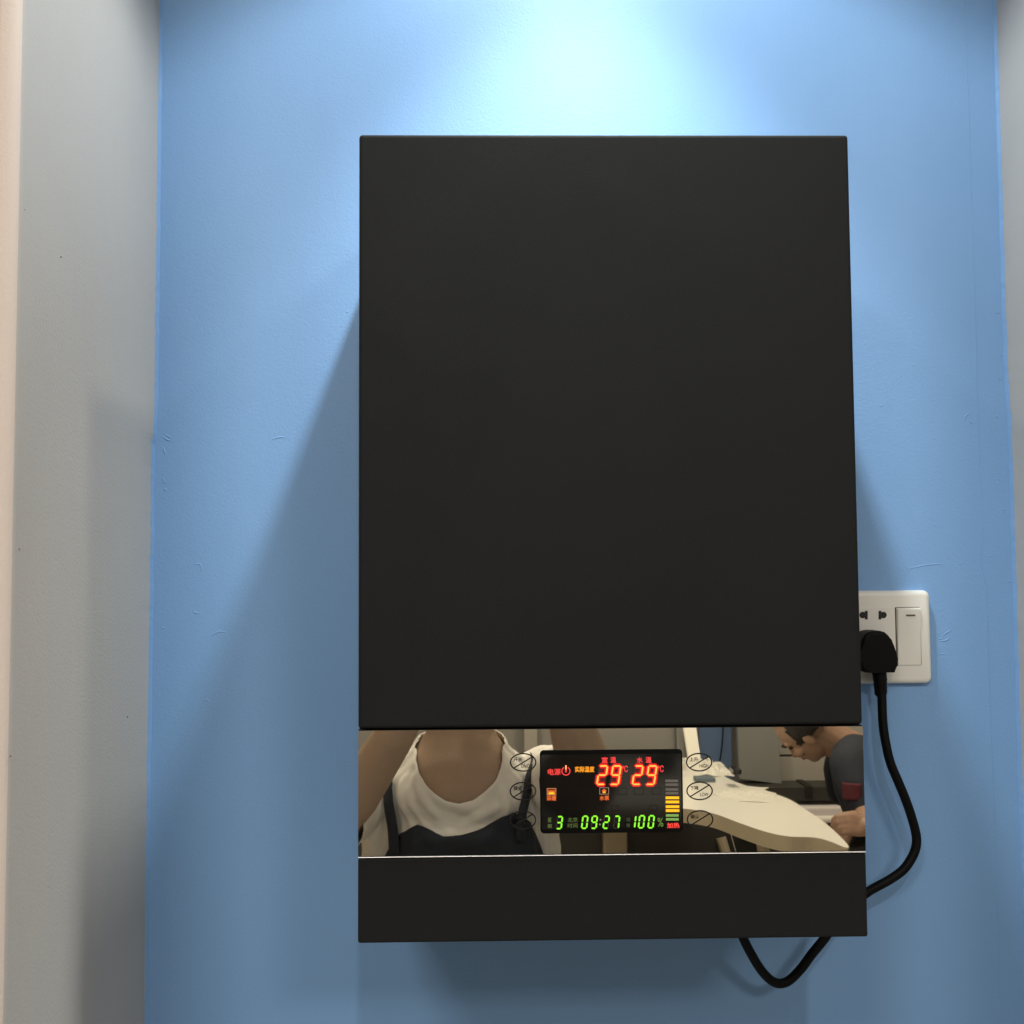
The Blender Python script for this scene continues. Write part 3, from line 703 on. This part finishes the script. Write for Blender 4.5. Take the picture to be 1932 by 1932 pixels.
def hand(bm, wrist, knuck, spread, curl, thumb, scale=1.0):
    """wrist and knuckle centre; spread: unit vector index -> little finger; curl: where the finger tips bend to"""
    W, K = V3(wrist), V3(knuck); d = (K-W).normalized(); s = V3(spread); cu = V3(curl)
    for o_, r in ((-.026, .0125), (-.009, .0135), (.009, .013), (.025, .0115)):
        limb(bm, [W + s*o_*.55, W.lerp(K, .55) + s*o_*.9, K + s*o_], [.016*scale, .0135*scale, r*scale*.92])
    for o_, ln, r in ((-.027, .068, .0085), (-.009, .077, .0088), (.009, .071, .0085), (.026, .055, .0075)):
        a = K + s*o_; b = a + (d*.80 + cu*.45).normalized()*ln*.46; c2 = b + (d*.15 + cu*.98).normalized()*ln*.32; e = c2 + (cu*.85 - d*.5).normalized()*ln*.27
        limb(bm, [a, b, c2, e], [r*1.06*scale, r*.98*scale, r*.9*scale, r*.8*scale], 10)
    t0 = W.lerp(K, .22) - s*.020
    t = [V3(q) for q in thumb]
    limb(bm, [t0] + t, [.0145*scale, .0115*scale, .0100*scale, .0085*scale][:len(t)+1], 10)

# --- the photographer
PX = -.057
PH = thing('person', (PX, -1.40, -1.5), 'person in white t-shirt and navy apron raising a phone, mirrored in the heater strip', 'person')
bm = bmesh.new()
body_rows = [(-.95, .165, .105, PX, -1.41), (-.85, .170, .112, PX, -1.41), (-.70, .150, .10, PX, -1.41), (-.55, .158, .102, PX, -1.41), (-.45, .168, .106, PX, -1.41),
             (-.39, .162, .100, PX, -1.408), (-.355, .138, .090, PX, -1.404), (-.325, .106, .080, PX, -1.398), (-.30, .078, .068, PX, -1.392), (-.275, .061, .061, PX, -1.388), (-.235, .056, .058, PX, -1.380), (-.18, .055, .058, PX, -1.372), (-.13, .05, .055, PX, -1.365)]
loft(bm, body_rows)
HC = (PX, -1.345, -.045)
tilt = Matrix.Rotation(R(-8), 3, 'X')
head(bm, HC, tilt)
# arms raised to the phone
ARM_L = [(PX-.178, -1.405, -.378), (-.285, -1.20, -.418), (-.215, -1.162, -.345), (-.150, -1.117, -.242), (-.102, -1.088, -.155)]
ARM_R = [(PX+.165, -1.41, -.370), (.158, -1.205, -.335), (.135, -1.165, -.27), (.114, -1.125, -.205), (.086, -1.082, -.125)]
limb(bm, ARM_L, [.052, .041, .037, .032, .024]); limb(bm, ARM_R, [.052, .043, .041, .033, .026])
limb(bm, [V3(ARM_L[0]), V3(ARM_L[0]).lerp(V3(ARM_L[1]), .5)], [.054, .048]); limb(bm, [V3(ARM_R[0]), V3(ARM_R[0]).lerp(V3(ARM_R[1]), .5)], [.054, .048])
hand(bm, ARM_L[-1], (-.046, -1.052, -.075), (.05, 0, -1), (.75, .65, 0), [(-.062, -1.073, -.062), (-.030, -1.066, -.050), (.000, -1.060, -.045)])
hand(bm, ARM_R[-1], (.081, -1.046, -.066), (0.05, 0, -1), (-.75, .65, 0), [(.092, -1.070, -.052), (.062, -1.064, -.042), (.034, -1.060, -.040)])
for sx in (-1, 1):
    limb(bm, [(PX + sx*.085, -1.41, -.90), (PX + sx*.09, -1.40, -1.0), (PX + sx*.092, -1.395, -1.12), (PX + sx*.095, -1.415, -1.40), (PX + sx*.097, -1.42, -1.455)], [.085, .075, .055, .042, .038])
    limb(bm, [(PX + sx*.097, -1.43, -1.46), (PX + sx*.105, -1.30, -1.475)], [.035, .028])
fuse(bm, 'body', M_skin, PH, .0048, 5)
face_bits(HC, tilt, 1.0, PH)
for sx in (-1, 1):              # a lock of hair falling to the shoulder
    bm = bmesh.new()
    for k in range(7):
        x0 = PX + sx*(.070 + .004*k)
        tube(bm, spline([(x0, -1.365 - .008*k, -.03), (x0 + sx*.004, -1.372 - .008*k, -.13), (x0 - sx*.004, -1.378 - .006*k, -.235 - .006*k)], 6), [.007]*12 + [.002], 7)
    from_bm(bm, 'hair_lock', M_hair, PH, smooth=True)

def prof_at(z):
    rr = sorted(body_rows)
    if z <= rr[0][0]: return rr[0][1:]
    for A, B in zip(rr, rr[1:]):
        if A[0] <= z <= B[0]:
            t = (z-A[0])/(B[0]-A[0]); t = t*t*(3-2*t)*.35 + t*.65
            return [A[i] + (B[i]-A[i])*t for i in range(1, 5)]
    return rr[-1][1:]
def lerp_table(tab, x):
    for (a, va), (b, vb) in zip(tab, tab[1:]):
        if x <= b: return va + (vb-va)*max(0, (x-a))/(b-a)
    return tab[-1][1]
NECK = [(0, -.383), (8, -.379), (16, -.367), (27, -.346), (40, -.322), (55, -.304), (75, -.290), (95, -.284), (130, -.276), (180, -.272)]
def folds(th, z):
    a = math.degrees(th); s = 0
    # soft gathers running down from the neckline and a slack hammock under it
    k = 1.7
    s += .0030*math.sin(a*.19 + 14*z + 2*noise.noise((a*.05, z*9, 0)))*max(0, min(1, (-.36-z)*14))
    s += .0045*noise.noise((a*.045, z*16, 2.2)) + .0022*noise.noise((a*.11, z*30 + a*.05, 7.1))
    s -= .006*math.exp(-((z+.412)/.014)**2)*math.exp(-(a/26)**2)
    s += .007*math.exp(-((z+.440)/.012)**2)*math.exp(-(a/30)**2)
    s *= k
    for (a0, z0), (a1, z1), amp, wd in CREASES:
        d = V3((a1-a0, (z1-z0)*450)); p = V3((a-a0, (z-z0)*450)); t = max(0, min(1, p.dot(d)/d.dot(d)))
        q = (p - d*t).length/wd
        s += amp*math.sin(math.pi*(.12 + .76*t))*(math.exp(-q*q) - .35*math.exp(-(q-1.6)**2))
    return s
CREASES = [((-44, -.345), (-22, -.447), .0075, 2.6), ((-36, -.360), (-12, -.452), .0080, 2.4), ((-30, -.352), (-4, -.436), .0055, 2.0), ((-48, -.40), (-40, -.452), .006, 2.2),
           ((-18, -.398), (2, -.420), .006, 3.0), ((0, -.420), (24, -.392), .006, 3.0), ((30, -.36), (27, -.425), .006, 2.6), ((38, -.35), (40, -.43), .0065, 2.4), ((46, -.36), (50, -.44), .007, 2.4),
           ((-58, -.37), (-60, -.50), .008, 2.8), ((-66, -.38), (-72, -.50), .008, 2.8), ((58, -.37), (60, -.50), .008, 2.8)]
def garment(off, zbot, ztop, th0, th1, nth, nz, extra=None):
    bm = bmesh.new(); closed = abs(th1-th0-2*math.pi) < 1e-6; g = []
    for i in range(nth + (0 if closed else 1)):
        th = th0 + (th1-th0)*i/nth; col = []
        zt = ztop(th); zb = zbot(th) if callable(zbot) else zbot
        for j in range(nz+1):
            t = j/nz; z = zb + (zt-zb)*t
            a, b, cx, cy = prof_at(z)
            o_ = off + (extra(th, z) if extra else 0)
            if ztop is NECKTOP and t > .0: 
                rim = (zt - z)
                o_ += .0014*(1 if rim < .011 else 0)
            col.append(bm.verts.new((cx + (a+o_)*math.sin(th), cy + (b+o_)*math.cos(th), z)))
        g.append(col)
    m_ = len(g)
    for i in range(m_ if closed else m_-1):
        A, B = g[i], g[(i+1) % m_]
        for j in range(nz): bm.faces.new((A[j], B[j], B[j+1], A[j+1]))
    return bm
def NECKTOP(th):
    a = abs(math.degrees((th + math.pi) % (2*math.pi) - math.pi)); return lerp_table(NECK, a)
def thick(o, t):
    md = o.modifiers.new('thick', 'SOLIDIFY'); md.thickness = t; md.offset = 1
    return o
wrap = lambda th: (th + math.pi) % (2*math.pi) - math.pi
sh = from_bm(garment(.006, -.93, NECKTOP, 0, 2*math.pi, 220, 110, lambda th, z: max(-.006, folds(wrap(th), z))), 't_shirt', M_cloth, PH, smooth=True); thick(sh, .0018)
for pts, sg in ((ARM_L, -1), (ARM_R, 1)):
    A = V3(pts[0]); B = V3(pts[1]); bm = bmesh.new()
    path = [A + V3((-sg*.085, 0, -.012)), A + V3((-sg*.04, .0, .0)), A + V3((0, .0, .002)), A.lerp(B, .25), A.lerp(B, .66 if sg < 0 else .5)]
    sl = spline(path, 8); n = len(sl)
    tube(bm, sl, [.036 + .026*min(1, i/12) - .010*max(0, i-18)/n + .003*noise.noise((i*.5, sg, 0)) for i in range(n)], 28, caps=False)
    for v in bm.verts: v.co += V3((noise.noise(v.co*28), noise.noise(v.co*28+V3((5, 0, 0))), noise.noise(v.co*28+V3((0, 5, 0)))))*.005
    thick(from_bm(bm, 'sleeve', M_cloth, PH, smooth=True), .002)
# apron bib, skirt and straps
AT = [(-60, -0.525), (-38, -0.442), (-33, -0.432), (-30, -0.428), (-24, -0.417), (-20, -0.418), (-13, -0.43), (-8, -0.435), (0, -0.432), (8, -0.426), (16, -0.418), (24, -0.408), (31, -0.4), (36, -0.406), (44, -0.428), (60, -0.5), (75, -0.58)]
ap = from_bm(garment(.0145, -1.02, lambda th: lerp_table(AT, math.degrees(th)), R(-75), R(75), 90, 50, lambda th, z: max(-.005, folds(th, z))), 'apron', M_navy, PH, smooth=True); thick(ap, .0022)
def strap(keys, wd):
    """keys: (angle, z) up the chest and over the shoulder"""
    bm = bmesh.new(); path = []
    for th, z in keys:
        a, b, cx, cy = prof_at(z); t = R(th)
        path.append(V3((cx + (a+.0195)*math.sin(t), cy + (b+.0195)*math.cos(t), z + .004)))
    path = spline(path, 8); prev = None
    for i, p in enumerate(path):
        a, b, cx, cy = prof_at(p.z)
        t = (path[min(i+1, len(path)-1)] - path[max(0, i-1)]).normalized()
        nrm = V3(((p.x-cx)/(a*a), (p.y-cy)/(b*b), 0)).normalized() + V3((0, 0, .6 if p.z > -.36 else 0)); nrm.normalize()
        s = t.cross(nrm).normalized()*wd/2
        row = [bm.verts.new(p - s + nrm*.001), bm.verts.new(p + nrm*.0016), bm.verts.new(p + s + nrm*.001)]
        if prev:
            for k in range(2): bm.faces.new((prev[k], prev[k+1], row[k+1], row[k]))
        prev = row
    thick(from_bm(bm, 'apron_strap', M_navy, PH, smooth=True), .002)
strap([(-36, -.47), (-37, -.43), (-41, -.39), (-50, -.36), (-70, -.338), (-100, -.326), (-135, -.35), (-150, -.45)], .019)
strap([(33, -.45), (35, -.41), (40, -.38), (50, -.352), (72, -.334), (100, -.326), (135, -.35), (150, -.45)], .016)
bm = bmesh.new()
for sx in (-1, 1): limb(bm, [(PX + sx*.085, -1.41, -.88), (PX + sx*.09, -1.40, -1.0), (PX + sx*.092, -1.398, -1.12), (PX + sx*.096, -1.415, -1.43)], [.098, .086, .07, .058])
fuse(bm, 'trousers', M_navy2, PH, .009, 4)
for sx in (-1, 1):
    bm = bmesh.new(); ball(bm, (PX + sx*.103, -1.36, -1.465), (.048, .13, .035)); from_bm(bm, 'shoe', M_dark, PH, smooth=True)
# the phone in the hands, its back lens just behind the viewpoint
PHN = thing('mobile_phone', (.02, -1.045, -.115), 'dark mobile phone held up by the person in the navy apron', 'phone')
from_bm(prism(round_rect(-.014, .053, -.118, .018, .009, 5), -1.0455, -1.0385, .001, 2), 'phone_body', M_phone, PHN)
from_bm(prism(round_rect(-.005, .005, -.005, .005, .0049, 5), -1.0385, -1.0372, .0002, 1), 'lens', M_eye, PHN)

# --- the bending person at the far worktop
MX, MY = 1.36, -3.34
MN = thing('person', (MX, MY, -1.5), 'person in dark blue t-shirt bending over the worktop, mirrored at the right of the strip', 'person')
upv = V3((-.82, 0, .57)).normalized(); fw = (V3((-.57, 0, -.82)).normalized()*math.cos(R(24)) + V3((0, -1, 0))*math.sin(R(24))); rt = fw.cross(upv)
MM = Matrix((rt, fw, upv)).transposed()
HC2 = V3((1.098, -3.33, -.545))
bm = bmesh.new(); head(bm, HC2, MM, 1.02)
limb(bm, [(1.15, -3.33, -.545), (1.21, -3.33, -.585), (1.29, -3.33, -.645)], [.060, .062, .078])
limb(bm, [(1.31, -3.33, -.70), (1.37, -3.33, -.83), (1.43, -3.33, -.98)], [.115, .125, .14])
limb(bm, [(1.205, -3.17, -.645), (1.235, -3.11, -.79), (1.215, -3.03, -.805), (1.195, -2.99, -.81)], [.054, .046, .038, .031])
limb(bm, [(1.285, -3.50, -.66), (1.38, -3.54, -.80), (1.34, -3.42, -.88), (1.27, -3.30, -.87)], [.056, .05, .04, .03])
hand(bm, (1.195, -2.99, -.81), (1.140, -2.98, -.800), (.1, .35, -.93), (-.25, -.75, -.6), [(1.165, -3.01, -.775), (1.135, -3.02, -.78), (1.115, -3.02, -.80)], 1.12)
hand(bm, (1.27, -3.30, -.87), (1.22, -3.24, -.875), (.5, .8, 0), (-.4, .1, -.9), [(1.25, -3.22, -.845), (1.21, -3.19, -.85), (1.18, -3.18, -.86)], 1.05)
for sy in (-1, 1):
    limb(bm, [(1.45, MY + sy*.09, -1.0), (1.08, MY + sy*.11, -1.02), (1.10, MY + sy*.11, -1.43)], [.095, .068, .045])
    limb(bm, [(1.12, MY + sy*.11, -1.46), (1.0, MY + sy*.12, -1.475)], [.036, .026])
fuse(bm, 'body', M_skin2, MN, .0055, 4)
face_bits(HC2, MM, 1.02, MN)
bm = bmesh.new()
limb(bm, [(1.275, -3.33, -.655), (1.32, -3.33, -.71), (1.375, -3.33, -.83), (1.435, -3.33, -.99)], [.092, .128, .138, .152])
limb(bm, [(1.26, -3.27, -.64), (1.205, -3.175, -.645), (1.215, -3.145, -.70), (1.235, -3.11, -.775)], [.085, .066, .064, .058])
limb(bm, [(1.295, -3.46, -.655), (1.29, -3.52, -.72), (1.298, -3.54, -.80)], [.072, .068, .06])
sh2 = fuse(bm, 't_shirt', M_navy2, MN, .007, 5)
bm = bmesh.new()                # woven patch wrapped on the near sleeve
g = {}
for i in range(9):
    for j in range(9):
        ang = R(30 + 55*i/8); z = -.690 - .055*j/8
        g[i, j] = bm.verts.new((1.218 - .070*math.cos(ang), -3.138 + .070*math.sin(ang), z))
for i in range(8):
    for j in range(8): bm.faces.new((g[i, j], g[i+1, j], g[i+1, j+1], g[i, j+1]))
thick(from_bm(bm, 'sleeve_patch', M_patch, MN, smooth=True), .003)
bm = bmesh.new()
for sy in (-1, 1): limb(bm, [(1.46, MY + sy*.09, -1.0), (1.08, MY + sy*.11, -1.02), (1.10, MY + sy*.11, -1.42)], [.112, .082, .062])
fuse(bm, 'trousers', M_dark, MN, .010, 4)
for sy in (-1, 1):
    bm = bmesh.new(); ball(bm, (1.06, MY + sy*.115, -1.465), (.125, .046, .035)); from_bm(bm, 'shoe', M_phone, MN, smooth=True)
ST = thing('stool', (1.46, MY, -1.5), 'white stool under the bending person with a rounded arm', 'stool')
box('seat', 1.30, 1.64, MY-.17, MY+.17, -1.135, -1.105, M_white, ST, .01, 3)
for sx in (-1, 1):
    for sy in (-1, 1):
        from_bm(tube(bmesh.new(), [(1.47 + sx*.13, MY + sy*.13, -1.135), (1.47 + sx*.15, MY + sy*.15, -1.5)], .014, 10), 'leg', M_white, ST, smooth=True)
from_bm(tube(bmesh.new(), spline([(1.60, MY+.25, -1.10), (1.45, MY+.27, -.985), (1.32, MY+.28, -.965), (1.22, MY+.27, -.99), (1.20, MY+.2, -1.05), (1.31, MY+.15, -1.115)], 6), .028, 12), 'arm', M_white, ST, smooth=True)
